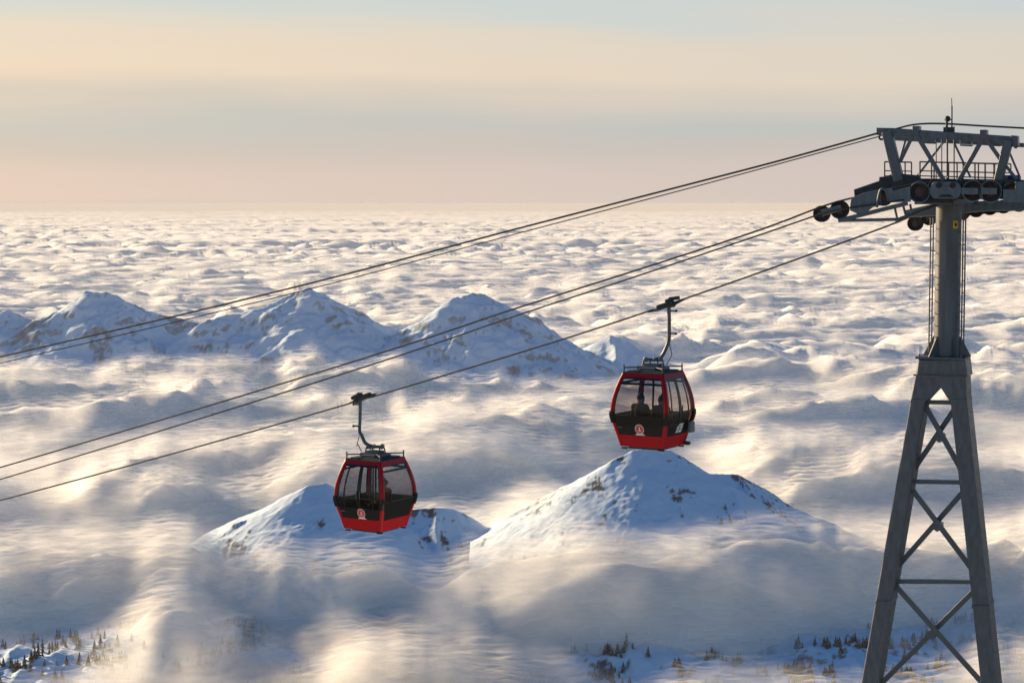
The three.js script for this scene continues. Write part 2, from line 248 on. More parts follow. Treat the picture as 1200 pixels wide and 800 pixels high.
const M = {
  steel: new THREE.MeshStandardMaterial({ color: RGB(0.165, 0.17, 0.18), roughness: 0.62, metalness: 0.2, map: wear, roughnessMap: wearR }),
  steelDark: new THREE.MeshStandardMaterial({ color: RGB(0.05, 0.057, 0.06), roughness: 0.6, metalness: 0.2, map: wear }),
  plate: new THREE.MeshStandardMaterial({ color: RGB(0.2, 0.22, 0.225), roughness: 0.55, metalness: 0.35, map: wear }),
  galv: new THREE.MeshStandardMaterial({ color: RGB(0.17, 0.18, 0.19), roughness: 0.5, metalness: 0.5, map: wear }),
  rubber: new THREE.MeshStandardMaterial({ color: RGB(0.06, 0.046, 0.042), roughness: 0.85 }),
  hub: new THREE.MeshStandardMaterial({ color: RGB(0.22, 0.05, 0.04), roughness: 0.6 }),
  hubGrey: new THREE.MeshStandardMaterial({ color: RGB(0.13, 0.085, 0.075), roughness: 0.6, metalness: 0.3 }),
  rope: new THREE.MeshStandardMaterial({ color: RGB(0.05, 0.043, 0.04), roughness: 0.6, metalness: 0.3 }),
  yellow: new THREE.MeshStandardMaterial({ color: RGB(0.75, 0.5, 0.02), roughness: 0.5 }),
  black: new THREE.MeshStandardMaterial({ color: RGB(0.02, 0.02, 0.02), roughness: 0.5 }),
  blue: new THREE.MeshStandardMaterial({ color: RGB(0.015, 0.03, 0.13), roughness: 0.6 }),
  red: new THREE.MeshPhysicalMaterial({ color: RGB(0.43, 0.0035, 0.011), roughness: 0.42, specularIntensity: 0.45 }),
  gloss: new THREE.MeshPhysicalMaterial({ color: RGB(0.007, 0.006, 0.006), roughness: 0.3 }),
  glass: new THREE.MeshPhysicalMaterial({ color: RGB(0.68, 0.63, 0.62), roughness: 0.02, transmission: 1, thickness: 0, ior: 1.5, specularIntensity: 0.7, side: THREE.DoubleSide }),
  inner: new THREE.MeshStandardMaterial({ color: RGB(0.02, 0.018, 0.018), roughness: 0.8 }),
};

// ------------------------------------------------------------------ the lift: rope planes run left to right and towards the camera
const TILT = 0.394, THETA = Math.atan(TILT), C0 = 52.3;                          // the plane through the tower's axis crosses the view axis at 52.3 m
const onPlane = (px, py, zl) => { const u = (px - 600) / F; return at(px, py, (C0 - zl / Math.cos(THETA)) / (1 + TILT * u)); };
const RZ = 2.2;                                                                   // half the distance between the two lines
function rope(name, pts, zl, r, label, group) { const m = new THREE.Mesh(tube(pts.map(([x, y, z]) => onPlane(x, y, z ?? zl)), r * 0.86, 120, 8), M.rope); m.name = numbered(name); m.userData = { label, category: 'cable' }; if (group) m.userData.group = group; scene.add(m); return m; }
rope('haul_rope', [[-130, 619], [0, 586], [180, 537.5], [360, 487], [520, 440], [680, 391], [860, 330], [1050, 261], [1075, 250.5], [1100, 243], [1140, 238.5], [1260, 232]], -RZ, 0.027, 'lowest dark cable, the one both red cabins hang from');
rope('haul_rope', [[-130, 586], [0, 547.5], [300, 458.5], [487, 400.5], [600, 362.8], [760, 312], [900, 266], [962, 242.5], [984, 235.5], [1010, 229.5], [1050, 220], [1090, 213.5], [1160, 212], [1280, 214]], RZ, 0.026, 'upper cable of the middle pair running to the near sheaves');
rope('haul_rope', [[-130, 600], [0, 561.5], [300, 470], [497, 407], [600, 371.5], [760, 319], [900, 272], [952, 254], [975, 247], [1020, 240], [1060, 234]], RZ + 0.12, 0.023, 'lower cable of the middle pair running to the near sheaves');
rope('signal_cable', [[-130, 450], [0, 418], [200, 371.5], [400, 322.5], [600, 269.5], [805, 216.5], [920, 186.5], [1029, 156]], RZ - 0.2, 0.028, 'thicker top cable ending at the left corner of the gantry');
rope('signal_cable', [[-130, 457], [0, 425.5], [200, 378.5], [400, 329], [600, 275.2], [805, 221.2], [920, 190], [1030, 160]], RZ - 0.1, 0.016, 'thinner top cable just under the thick one');
rope('power_cable', [[1040, 154], [1052, 150.5], [1068, 146.5], [1085, 144.8], [1110, 145], [1150, 147.3], [1200, 150], [1290, 155]], 0.9, 0.026, 'cable arching over the gantry to the right edge');

// ------------------------------------------------------------------ the tower
{
  const foot = onPlane(1110, 990, 0);
  const T = thing('lift_tower', 'dark grey steel gondola lift tower on splayed lattice legs', 'lift tower');
  T.position.copy(foot); T.rotation.y = -THETA; T.updateMatrixWorld(true);
  const inv = T.matrixWorld.clone().invert();
  const L = (px, py, zl = 0) => onPlane(px, py, zl).applyMatrix4(inv);
  const poly = (pts, zl, depth, bevel = 0.008) => {                                // a plate with the outline pts, its middle on the plane zl
    const sh = new THREE.Shape(pts.map(([x, y]) => { const p = L(x, y, zl); return new THREE.Vector2(p.x, p.y); }));
    return new THREE.ExtrudeGeometry(sh, { depth: depth - 2 * bevel, bevelEnabled: true, bevelSize: bevel, bevelThickness: bevel, bevelSegments: 1, steps: 1 }).translate(0, 0, zl - depth / 2 + bevel);
  };
  const axis = L(1111, 300).x, Y = (py) => L(1111, py).y;
  // legs and lattice
  part('leg', poly([[1080, 420.5], [1104.5, 420.5], [1104.5, 450], [1086, 470], [1000, 985], [981, 985], [1071.5, 467]], 0, 0.85, 0.02), M.steel, T);
  part('leg', poly([[1104.7, 420.5], [1133, 420.5], [1135, 467], [1191, 985], [1174, 985], [1118, 470], [1104.7, 450]], 0, 0.85, 0.02), M.steel, T);
  const plateLine = (a, b) => part('splice_plate', poly([[a[0], a[1]], [b[0], b[1]], [b[0] + 0.3, b[1] + 3], [a[0] - 0.5, a[1] + 3]], 0, 0.89, 0.01), M.steel, T);
  plateLine([1071, 466.5], [1087, 466.5]); plateLine([1117.5, 466.5], [1136, 466.5]); plateLine([1030, 701], [1048, 701]); plateLine([1142.5, 706], [1162, 706]);
  for (const [a, b] of [[[1084, 471], [1120, 471.5]], [[1068, 564], [1130, 565]], [[1048, 681], [1143, 681.5]], [[1026, 815], [1158, 815]]]) part('strut', beam(L(...a), L(...b), 0.1, 0.16), M.steel, T);
  for (const [a, b] of [[[1084, 474], [1128, 552]], [[1070, 574], [1142, 670]], [[1050, 686], [1156, 805]], [[1026, 822], [1176, 960]]]) part('brace', beam(L(a[0], a[1], 0.1), L(b[0], b[1], 0.1), 0.13, 0.08), M.steel, T);
  for (const [a, b] of [[[1120, 478], [1070, 552]], [[1131, 574], [1047, 670]], [[1144, 690], [1028, 806]], [[1160, 822], [1002, 960]]]) part('brace', beam(L(a[0], a[1], -0.1), L(b[0], b[1], -0.1), 0.13, 0.08), M.steel, T);
  for (const y of [512.5, 617, 744]) part('gusset', new THREE.CylinderGeometry(0.13, 0.13, 0.3, 6).rotateX(Math.PI / 2).translate(L(y === 512.5 ? 1102 : y === 617 ? 1099.5 : 1093, y).x, Y(y), 0), M.steel, T);
  part('leg_footing', bx(1.3, 0.6, 1.6, L(985, 985).x, 0.1, 0, 0.03), M.plate, T); part('leg_footing', bx(1.3, 0.6, 1.6, L(1184, 985).x, 0.1, 0, 0.03), M.plate, T);
  // fork head, flange and gussets under the column
  part('fork_head', poly([[1080.5, 421], [1133.5, 421], [1136, 439], [1078, 439]], 0, 0.9, 0.02), M.steel, T);
  part('flange', [bx(1.22, 0.055, 1.0, axis - 0.09, Y(418.5), 0, 0.01), bx(1.3, 0.03, 0.98, axis - 0.09, Y(439), 0, 0.008)], M.galv, T);
  for (let k = 0; k < 8; k++) part('bolt', new THREE.CylinderGeometry(0.025, 0.025, 0.07, 6).translate(axis - 0.6 + (k % 4) * 0.34, Y(417.5) + 0.03, k < 4 ? 0.44 : -0.44), M.galv, T);
  const tri = (rot) => { const s = new THREE.Shape([V(0.3, 0), V(0.6, 0), V(0.57, 0.06), V(0.34, 0.5), V(0.3, 0.5)].map((p) => new THREE.Vector2(p.x, p.y))); return new THREE.ExtrudeGeometry(s, { depth: 0.03, bevelEnabled: false }).translate(0, 0, -0.015).rotateY(rot).translate(axis, Y(418) + 0.01, 0); };
  for (const r of [0.15, Math.PI - 0.15, -0.9, Math.PI + 0.9, 1.2, 2.1]) part('gusset', tri(r), M.steel, T);
  // column
  const yTop = Y(238), yBot = Y(418) + 0.02, R = 0.315;
  part('column', new THREE.CylinderGeometry(R, R, yTop - yBot, 40).translate(axis, (yTop + yBot) / 2, 0), M.steel, T);
  part('column_collar', new THREE.CylinderGeometry(R + 0.035, R + 0.035, 0.05, 40).translate(axis, yTop - 0.03, 0), M.steel, T); part('column_collar', new THREE.CylinderGeometry(R + 0.012, R + 0.012, 0.03, 40).translate(axis, Y(333), 0), M.steel, T);
  const sign = part('warning_sign', bx(0.13, 0.19, 0.012, axis + 0.2, Y(263), 0.27, 0.004).rotateY(0), M.yellow, T, 'small yellow warning plate on the column');
  part('sign_mark', [bx(0.05, 0.075, 0.006, axis + 0.215, Y(263), 0.279, 0.002)], M.black, sign);
  // climbing ladders either side of the column
  for (const [lx, y0, y1] of [[1091, 255, 412], [1129, 248, 404]]) {
    const x = L(lx, 330).x, lad = part('ladder', [0.2, -0.2].map((z) => rod(V(x, Y(y1), z), V(x, Y(y0), z), 0.019)), M.galv, T);
    for (let y = Y(y1) + 0.1; y < Y(y0); y += 0.3) part('rung', rod(V(x, y, -0.2), V(x, y, 0.2), 0.012, 6), M.galv, lad);
    for (const f of [0.25, 0.75]) part('ladder_bracket', rod(V(x, mix(Y(y1), Y(y0), f), 0), V(axis + Math.sign(x - axis) * R * 0.9, mix(Y(y1), Y(y0), f), 0), 0.015, 6), M.galv, lad);
  }
  // cross arm and the two beams that carry the sheaves
  part('cross_arm', poly([[1093, 214], [1128, 214], [1131, 238], [1090, 238]], 0, 4.3, 0.03), M.steelDark, T);
  part('sheave_beam', poly([[1002, 222.5], [1031, 212.5], [1031.5, 208], [1038, 207.5], [1049, 203.5], [1076, 206], [1079, 213.5], [1240, 214], [1240, 232], [1066, 233.5], [1040, 232], [1003, 236]], RZ - 0.45, 0.3, 0.015), M.steelDark, T);
  part('sheave_beam', poly([[1060, 247], [1100, 238], [1240, 233], [1240, 245], [1150, 247], [1100, 252], [1066, 254]], -RZ + 0.35, 0.25, 0.015), M.plate, T);
  // sheaves
  const sheaveGeo = (r) => new THREE.LatheGeometry([[r * 0.5, -0.05], [r * 0.86, -0.05], [r * 0.9, -0.09], [r, -0.09], [r * 0.985, -0.06], [r * 0.9, -0.03], [r * 0.9, 0.03], [r * 0.985, 0.06], [r, 0.09], [r * 0.9, 0.09], [r * 0.86, 0.05], [r * 0.5, 0.05], [r * 0.5, -0.05]].map((p) => new THREE.Vector2(...p)), 30).rotateX(Math.PI / 2);
  const hubGeo = (r) => { const g = [new THREE.CylinderGeometry(r * 0.24, r * 0.24, 0.16, 16).rotateX(Math.PI / 2)]; for (let k = 0; k < 5; k++) g.push(rb(r * 0.2, r * 0.62, 0.1, 0.006).translate(0, r * 0.45, 0).rotateZ(k * Math.PI * 0.4)); return g; };
  const addSheave = (train, px, py, zl, rpx, hub) => { const c = L(px, py, zl), r = rpx / 47.5, s = part('sheave', sheaveGeo(r).translate(c.x, c.y, zl), M.rubber, train); part('sheave_web', new THREE.CylinderGeometry(r * 0.84, r * 0.84, 0.07, 28).rotateX(Math.PI / 2).translate(c.x, c.y, zl), hub, train); part('sheave_hub', hubGeo(r, 0.2).map((g) => g.translate(c.x, c.y, zl)), M.hubGrey, train); return s; };
  const nearTrain = part('sheave_train', poly([[997, 233], [1012, 226], [1031, 222], [1032.5, 240], [1022, 242.5], [1016, 247.5], [1004, 250], [996, 246]], RZ + 0.16, 0.05), M.plate, T, 'pale grey sheave train of the near line');
  part('sheave_plate', poly([[1036.5, 222], [1045, 220.5], [1046, 224], [1066, 219], [1066.5, 236], [1040, 237]], RZ + 0.16, 0.05), M.plate, nearTrain);
  part('sheave_plate', poly([[962, 246], [984, 240], [986, 246], [964, 253]], RZ + 0.14, 0.05), M.plate, nearTrain);
  part('sheave_plate', poly([[1127, 220], [1146, 220.5], [1146, 227], [1127, 227]], RZ + 0.16, 0.05), M.plate, nearTrain);
  part('sheave_plate', poly([[1150, 220], [1168, 220.5], [1168, 227], [1150, 227]], RZ + 0.16, 0.05), M.plate, nearTrain);
  part('sheave_plate', poly([[1176, 222], [1190, 222], [1190, 213], [1240, 212], [1240, 236], [1176, 236]], RZ + 0.16, 0.05), M.plate, nearTrain);
  part('lever_plate', (() => { const pts = []; for (let k = 0; k <= 12; k++) { const a = Math.PI / 2 + k * Math.PI / 12; pts.push([1097 + 7 * Math.cos(a), 222.5 - 9.5 * Math.sin(a)]); } for (let k = 0; k <= 12; k++) { const a = -Math.PI / 2 + k * Math.PI / 12; pts.push([1119 + 7 * Math.cos(a), 222.5 - 9.5 * Math.sin(a)]); } return poly(pts, RZ + 0.17, 0.05); })(), M.plate, nearTrain);
  for (const [x, y] of [[1100, 217], [1116, 217]]) { const c = L(x, y, RZ + 0.2); part('axle_cap', new THREE.CylinderGeometry(0.07, 0.07, 0.05, 12).rotateX(Math.PI / 2).translate(c.x, c.y, RZ + 0.2), M.black, nearTrain); }
  part('lever_slot', poly([[1099, 231], [1104, 228], [1113, 228], [1118, 231]], RZ + 0.19, 0.04, 0.004), M.black, nearTrain);
  const brace = L(1037, 230, RZ);
  for (const [x, y, r, red] of [[962.5, 250.5, 9.5, 0], [983.5, 245.5, 10.5, 0], [1035, 231, 10, 0], [1077.5, 225, 11, 1], [1097, 222, 10, 1], [1119, 222, 10, 1], [1140, 223.5, 11, 1], [1161, 224, 11.5, 1], [1186, 225, 11, 1], [1214, 226, 11, 1]]) addSheave(nearTrain, x, y, RZ, r, red ? M.hub : M.hubGrey);
  for (const [x, y, r] of [[1077.5, 225, 11.4], [1140, 223.5, 11.4], [1161, 224, 11.9]]) { const c = L(x, y, RZ + 0.1); part('sheave_guard', new THREE.TorusGeometry(r / 47.5, 0.02, 8, 32).translate(c.x, c.y, RZ + 0.12), M.galv, nearTrain); }
  part('rope_catcher', [tube([L(1028, 243, RZ + 0.22), L(1030, 230, RZ + 0.22), L(1033, 221.5, RZ + 0.22), L(1037, 221.5, RZ + 0.22)], 0.03, 16)], M.galv, nearTrain);
  const farTrain = part('sheave_train', poly([[1066, 259], [1095, 249], [1240, 236], [1240, 241], [1121, 254], [1068, 264]], -RZ - 0.15, 0.05), M.plate, T, 'sheave train of the far line behind the column');
  for (const [x, y, r] of [[1072.5, 261.5, 9.5], [1089, 255, 9.5], [1128, 249.5, 8.5], [1144, 246.5, 8.5], [1160, 244, 8.5], [1176, 242, 8.5], [1194, 240, 8.5], [1212, 238, 8.5]]) addSheave(farTrain, x, y, -RZ, r, M.hubGrey);
  // service boom below the near beam
  const boom = part('service_boom', [beam(L(983, 258.5, RZ), L(1064, 238, RZ), 0.1, 0.12), rod(L(984, 258.5, RZ), L(1053, 257, RZ), 0.04), beam(L(1050, 258, RZ), L(1100, 239.5, RZ - 1), 0.07, 0.09)], M.galv, T);
  for (const [a, b] of [[[1049, 243], [1052, 257]], [[1059, 241], [1062, 253]], [[1067, 239], [1069, 250]]]) part('boom_strut', rod(L(...a, RZ), L(...b, RZ), 0.028), M.galv, boom);
  // service platform and its railing
  part('platform', poly([[1074, 209.5], [1200, 211], [1200, 214], [1074, 213]], 0.5, 1.6, 0.006), M.steelDark, T);
  const rail = (pts, zl, h) => { const r = part('railing', [rod(L(pts[0], 189.5, zl), L(pts[pts.length - 1], 189.5 + h, zl), 0.018), rod(L(pts[0], 200, zl), L(pts[pts.length - 1], 200 + h, zl), 0.014), rod(L(pts[0], 206, zl), L(pts[pts.length - 1], 206 + h, zl), 0.014)], M.galv, T); pts.forEach((x, i) => part('rail_post', rod(L(x, 189.5 + h * i / (pts.length - 1), zl), L(x, 212, zl), 0.02), M.galv, r)); };
  rail([1037, 1049, 1061, 1068.5], 1.2, 0.5); rail([1078.5, 1092, 1104, 1122, 1143, 1155, 1166, 1176], 1.2, 2.5); rail([1078, 1095, 1112, 1129, 1147, 1165, 1185], -0.4, 2.5);
  // lifting gantry over the near line, the lighter one over the far line
  const post = (name, a, b, w, d, zl, p, mat = M.steel) => part(name, beam(L(a[0], a[1], zl), L(b[0], b[1], zl), w, d), mat, p);
  const gantry = part('gantry_beam', poly([[1028, 150.2], [1046, 150.5], [1192, 160.5], [1192, 167.5], [1028, 157.5]], 1.7, 0.28, 0.012), M.steel, T);
  post('gantry_post', [1040, 154], [1054, 212], 0.24, 0.26, 1.7, gantry); post('gantry_post', [1183, 164], [1170, 214], 0.2, 0.26, 1.7, gantry);
  for (const [a, b, w] of [[[1071, 157], [1055, 190], 0.075], [[1074, 157], [1107, 212], 0.1], [[1153, 161], [1124, 212], 0.1], [[1155, 161], [1174, 188], 0.09], [[1176, 190], [1192, 210], 0.07]]) post('gantry_brace', a, b, w, 0.1, 1.7, gantry);
  part('end_cap', poly([[1186, 159.5], [1192.5, 160], [1193, 170], [1190, 172.5], [1186.5, 168]], 1.7, 0.34, 0.02), M.steel, gantry);
  part('end_pulley', new THREE.TorusGeometry(0.055, 0.025, 8, 20).translate(L(1032.5, 160, 1.7).x, L(1032.5, 160.5, 1.7).y, 1.7), M.steelDark, gantry);
  for (const x of [1074, 1153]) part('node_plate', (() => { const c = L(x, x < 1100 ? 153 : 157.5, 1.7); return bx(0.16, 0.22, 0.34, c.x, c.y, 1.7, 0.01); })(), M.steel, gantry);
  const gantry2 = part('gantry_beam', poly([[1048, 160], [1200, 168], [1200, 172], [1048, 164]], -1.7, 0.2, 0.01), M.steel, T);
  for (const [a, b] of [[[1108, 164], [1074, 208]], [[1117, 164], [1138, 208]], [[1062, 163], [1050, 205]], [[1180, 170], [1196, 208]]]) post('gantry_brace', a, b, 0.05, 0.06, -1.7, gantry2);
  for (const [x0, x1, y] of [[1080, 1097, 167], [1126, 1140, 170], [1163, 1173, 170]]) part('lamp_bracket', [rod(L(x0, y, 1.2), L(x1, y + 0.6, 1.2), 0.02), rod(L(x0, y, 1.2), L(x0, y - 8, 1.2), 0.012), rod(L(x1, y + 0.6, 1.2), L(x1, y - 7, 1.2), 0.012)], M.galv, gantry);
  for (const [x, y0, y1, r] of [[1097.5, 160, 211, 0.014], [1104, 160, 211, 0.014], [1110.5, 162, 212, 0.024], [1118.5, 148, 212, 0.018]]) part('pole', rod(L(x, y0, 0.9), L(x, y1, 0.9), r), M.galv, T);
  // antenna and wind gauge
  const base = L(1114, 152, 1.0);
  const box = part('instrument_box', bx(0.24, 0.13, 0.2, base.x - 0.05, base.y, 1.0, 0.01), M.steelDark, T);
  part('antenna', [rod(L(1116, 150, 1.0), L(1116, 124, 1.0), 0.018), rod(L(1116, 124, 1.0), L(1115.6, 115, 1.0), 0.01)], M.steelDark, box);
  part('wind_gauge', [new THREE.SphereGeometry(0.075, 14, 10).translate(L(1110, 139, 1).x, L(1110, 139, 1).y, 1.0), rod(L(1110, 140, 1.0), L(1110, 152, 1.0), 0.03), rod(L(1110, 141, 1.0), L(1115, 140, 1.0), 0.014)], M.steelDark, box);
  part('tarpaulin', [bx(0.34, 0.16, 0.4, L(1187, 209, 1).x, L(1187, 209, 1).y, 1.0, 0.05)], M.blue, T, 'dark blue covered winch on the platform');
  part('lamp_head', bx(0.12, 0.12, 0.14, L(1178, 208, 1.2).x, L(1178, 208, 1.2).y, 1.2, 0.03), M.plate, T);
  // the snowy knoll that it stands on, below the view
  const N = 40, g = new THREE.PlaneGeometry(120, 110, N, N).rotateX(-Math.PI / 2), p = g.attributes.position;
  for (let i = 0; i < p.count; i++) { const x = p.getX(i), z = p.getZ(i), r = Math.hypot(x, z); p.setY(i, -0.1 - Math.max(0, r - 7) * 0.75 + 0.5 * fbm(x / 9, z / 9, 3) * sm(3, 9, r)); }
  g.computeVertexNormals();
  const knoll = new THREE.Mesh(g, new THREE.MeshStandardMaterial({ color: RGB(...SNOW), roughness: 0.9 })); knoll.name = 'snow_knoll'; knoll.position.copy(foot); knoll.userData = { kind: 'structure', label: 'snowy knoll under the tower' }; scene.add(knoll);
}

// ------------------------------------------------------------------ printed marks
function canvasTexture(w, h, draw) { const c = document.createElement('canvas'); c.width = w; c.height = h; draw(c.getContext('2d')); const t = new THREE.CanvasTexture(c); t.colorSpace = THREE.SRGBColorSpace; return t; }
const emblemTex = canvasTexture(256, 256, (q) => {
  q.clearRect(0, 0, 256, 256);
  q.fillStyle = '#d9d2c6'; q.beginPath(); q.moveTo(8, 246); q.quadraticCurveTo(60, 190, 128, 196); q.quadraticCurveTo(196, 190, 250, 246); q.closePath(); q.fill();
  q.fillStyle = '#e9dfd6'; q.beginPath(); q.arc(124, 112, 106, 0, 7); q.fill();
  q.fillStyle = '#c4141d'; q.beginPath(); q.arc(124, 112, 92, 0, 7); q.fill();
  q.strokeStyle = '#efb9b4'; q.lineWidth = 6; q.beginPath(); q.arc(124, 112, 66, 0, 7); q.stroke();
  q.fillStyle = '#f0e6e0'; q.beginPath(); q.arc(126, 84, 15, 0, 7); q.fill(); q.beginPath(); q.moveTo(104, 160); q.quadraticCurveTo(96, 112, 122, 98); q.quadraticCurveTo(156, 108, 148, 160); q.closePath(); q.fill();
  q.fillStyle = '#c4141d'; q.fillRect(118, 122, 14, 30);
});
const stripesTex = canvasTexture(256, 256, (q) => {
  q.clearRect(0, 0, 256, 256); q.fillStyle = '#dcdad6';
  for (const [x, y, w, h] of [[70, 10, 150, 46], [22, 70, 80, 52], [118, 70, 100, 52], [10, 136, 104, 34], [130, 136, 92, 34], [8, 184, 70, 60], [92, 184, 116, 60]]) { q.beginPath(); q.moveTo(x + 22, y); q.lineTo(x + w + 22, y); q.lineTo(x + w, y + h); q.lineTo(x, y + h); q.closePath(); q.fill(); }
});
const decal = (tex) => new THREE.MeshStandardMaterial({ map: tex, roughness: 0.4, alphaTest: 0.5 });
const emblemMat = decal(emblemTex), stripesMat = decal(stripesTex);

// ------------------------------------------------------------------ a seated passenger: one continuous body from a smooth field
function seated(variant) {
  const J = (x, y, z, r) => ({ p: V(x, y, z), r });
  const hip = J(0, 0.02, 0, 0.135), waist = J(0, 0.22, -0.01, 0.14), chest = J(0, 0.42, 0.01, 0.16), neck = J(0, 0.575, 0.03, 0.062), head0 = J(0, 0.66, 0.045, 0.088), head1 = J(0, 0.735, 0.035, 0.098);
  const bones = [[hip, waist, 0], [waist, chest, 0], [chest, neck, 0], [neck, head0, 2], [head0, head1, 2], [J(0, 0.665, 0.14, 0.014), J(0, 0.69, 0.135, 0.01), 2], [J(0.092, 0.69, 0.03, 0.016), J(0.095, 0.71, 0.03, 0.016), 2], [J(-0.092, 0.69, 0.03, 0.016), J(-0.095, 0.71, 0.03, 0.016), 2]];
  for (const s of [-1, 1]) {
    const sh = J(s * 0.17, 0.49, 0.0, 0.085), el = J(s * 0.25, 0.24, 0.07 + 0.03 * variant, 0.068), wr = J(s * 0.13, 0.15, 0.28, 0.05), hand = J(s * 0.09, 0.14, 0.35, 0.045);
    bones.push([J(0, 0.46, 0, 0.12), sh, 0], [sh, el, 0], [el, wr, 0], [wr, hand, 3]);
    for (let f = 0; f < 4; f++) bones.push([J(s * (0.115 - f * 0.018), 0.145, 0.375, 0.014), J(s * (0.1 - f * 0.018), 0.115, 0.41 - 0.006 * Math.abs(f - 1), 0.012), 3]);
    bones.push([J(s * 0.06, 0.15, 0.35, 0.015), J(s * 0.03, 0.14, 0.37, 0.013), 3]);
    const hj = J(s * 0.1, 0.01, 0.03, 0.1), kn = J(s * 0.13, 0.05, 0.43, 0.075), an = J(s * 0.13, -0.33, 0.4, 0.058), toe = J(s * 0.14, -0.375, 0.53, 0.045);
    bones.push([hj, kn, 1], [kn, an, 1], [an, toe, 4]);
  }
  const N = 76, S = 0.66, C = V(0, 0.21, 0.2), mc = new MarchingCubes(N, new THREE.MeshBasicMaterial(), false, false, 60000);
  mc.isolation = 0;
  const segs = bones.map(([a, b, k]) => ({ ax: a.p.x, ay: a.p.y, az: a.p.z, dx: b.p.x - a.p.x, dy: b.p.y - a.p.y, dz: b.p.z - a.p.z, ra: a.r, rb: b.r, l: a.p.distanceToSquared(b.p), k }));
  const field = (x, y, z) => { let acc = 0, best = 1e9, kind = 0; for (const s of segs) { const px = x - s.ax, py = y - s.ay, pz = z - s.az, t = Math.max(0, Math.min(1, (px * s.dx + py * s.dy + pz * s.dz) / s.l)), d = Math.hypot(px - s.dx * t, py - s.dy * t, pz - s.dz * t) - s.ra - (s.rb - s.ra) * t; acc += Math.exp(-60 * Math.min(d, 0.6)); if (d < best) { best = d; kind = s.k; } } return [-Math.log(acc) / 60, kind]; };
  for (let k = 0; k < N; k++) for (let j = 0; j < N; j++) for (let i = 0; i < N; i++) mc.field[i + j * N + k * N * N] = -field(C.x + (i / (N / 2) - 1) * S, C.y + (j / (N / 2) - 1) * S, C.z + (k / (N / 2) - 1) * S)[0];
  mc.update();
  const n = mc.count ?? mc.geometry.drawRange.count, pos = mc.positionArray.slice(0, n * 3), nor = mc.normalArray.slice(0, n * 3), col = new Float32Array(n * 3);
  const tones = [[[0.012, 0.012, 0.014], [0.01, 0.01, 0.012], [0.36, 0.2, 0.14], [0.02, 0.02, 0.02], [0.02, 0.02, 0.02]], [[0.018, 0.012, 0.012], [0.01, 0.011, 0.014], [0.36, 0.2, 0.14], [0.03, 0.03, 0.03], [0.02, 0.02, 0.02]]][variant];
  for (let i = 0; i < n; i++) { for (let c = 0; c < 3; c++) pos[i * 3 + c] = C.getComponent(c) + pos[i * 3 + c] * S; col.set(tones[field(pos[i * 3], pos[i * 3 + 1], pos[i * 3 + 2])[1]], i * 3); }
  const g = new THREE.BufferGeometry(); g.setAttribute('position', new THREE.BufferAttribute(pos, 3)); g.setAttribute('normal', new THREE.BufferAttribute(nor, 3)); g.setAttribute('color', new THREE.BufferAttribute(col, 3));
  return g;
}
const bodyGeo = [seated(0), seated(1)], clothMat = new THREE.MeshPhysicalMaterial({ color: 0xffffff, roughness: 0.9, specularIntensity: 0.2, vertexColors: true });
const hatGeo = mergeGeometries([new THREE.SphereGeometry(0.112, 20, 12, 0, 7, 0, 1.75).scale(1, 1.15, 1.06).translate(0, 0.735, 0.03), new THREE.SphereGeometry(0.03, 10, 8).translate(0, 0.875, 0.03)]);
const hatMat = new THREE.MeshStandardMaterial({ color: RGB(0.03, 0.03, 0.035), roughness: 0.95 });
function passenger(variant, host, [x, y, z], turn, label) {
  const t = thing('person', label, 'person', 'passengers in the cabins');
  part('body', bodyGeo[variant], clothMat, t); part('hat', hatGeo, hatMat, t);
  t.position.copy(host.localToWorld(V(x, y, z))); t.rotation.y = host.rotation.y + turn; return t;
}

// ------------------------------------------------------------------ the gondola cabins
const PROFILE = [[0, 0.655], [0.3, 0.73], [0.6, 0.81], [0.86, 0.868], [1.1, 0.862], [1.35, 0.828], [1.6, 0.768], [1.85, 0.69], [2.02, 0.628]];
const half = (y) => { let i = 1; while (i < PROFILE.length - 1 && PROFILE[i][0] < y) i++; const [a, b] = [PROFILE[i - 1], PROFILE[i]]; return mix(a[1], b[1], Math.min(1, Math.max(0, (y - a[0]) / (b[0] - a[0])))); };
const TURN = { z: 0, x: Math.PI / 2, b: Math.PI, l: -Math.PI / 2 };
function slab(side, y0, y1, u0, u1, off, thick, ny = 6) {                         // a curved panel on one side of the cabin; u runs across it from -1 to 1
  const pos = [], nor = [], uv = [], idx = [], inner = thick > 0 ? [0, 1] : [0];
  const rows = (o, flip) => { const b = pos.length / 3; for (let i = 0; i <= ny; i++) { const y = mix(y0, y1, i / ny), a = half(y), w = a - 0.03; for (const u of [u0, u1]) { pos.push(u * w, y, a + o); uv.push(u * w, y); nor.push(0, 0, 0); } } for (let i = 0; i < ny; i++) { const q = b + i * 2; if (flip) idx.push(q, q + 2, q + 1, q + 1, q + 2, q + 3); else idx.push(q, q + 1, q + 2, q + 1, q + 3, q + 2); } return b; };
  rows(off, false); if (thick > 0) rows(off - thick, true);
  const g = new THREE.BufferGeometry(); g.setAttribute('position', new THREE.Float32BufferAttribute(pos, 3)); g.setAttribute('uv', new THREE.Float32BufferAttribute(uv, 2));
  if (thick > 0) { const b = (ny + 1) * 2, ring = []; for (let i = 0; i <= ny; i++) ring.push(i * 2); for (let i = ny; i >= 0; i--) ring.push(i * 2 + 1); ring.push(0); for (let k = 0; k < ring.length - 1; k++) { const a = ring[k], c = ring[k + 1]; idx.push(a, c, a + b, c, c + b, a + b); } }
  g.setIndex(idx); const out = thick > 0 ? toCreasedNormals(g, 0.6) : g; if (!(thick > 0)) g.computeVertexNormals();
  return out.rotateY(TURN[side]);
}
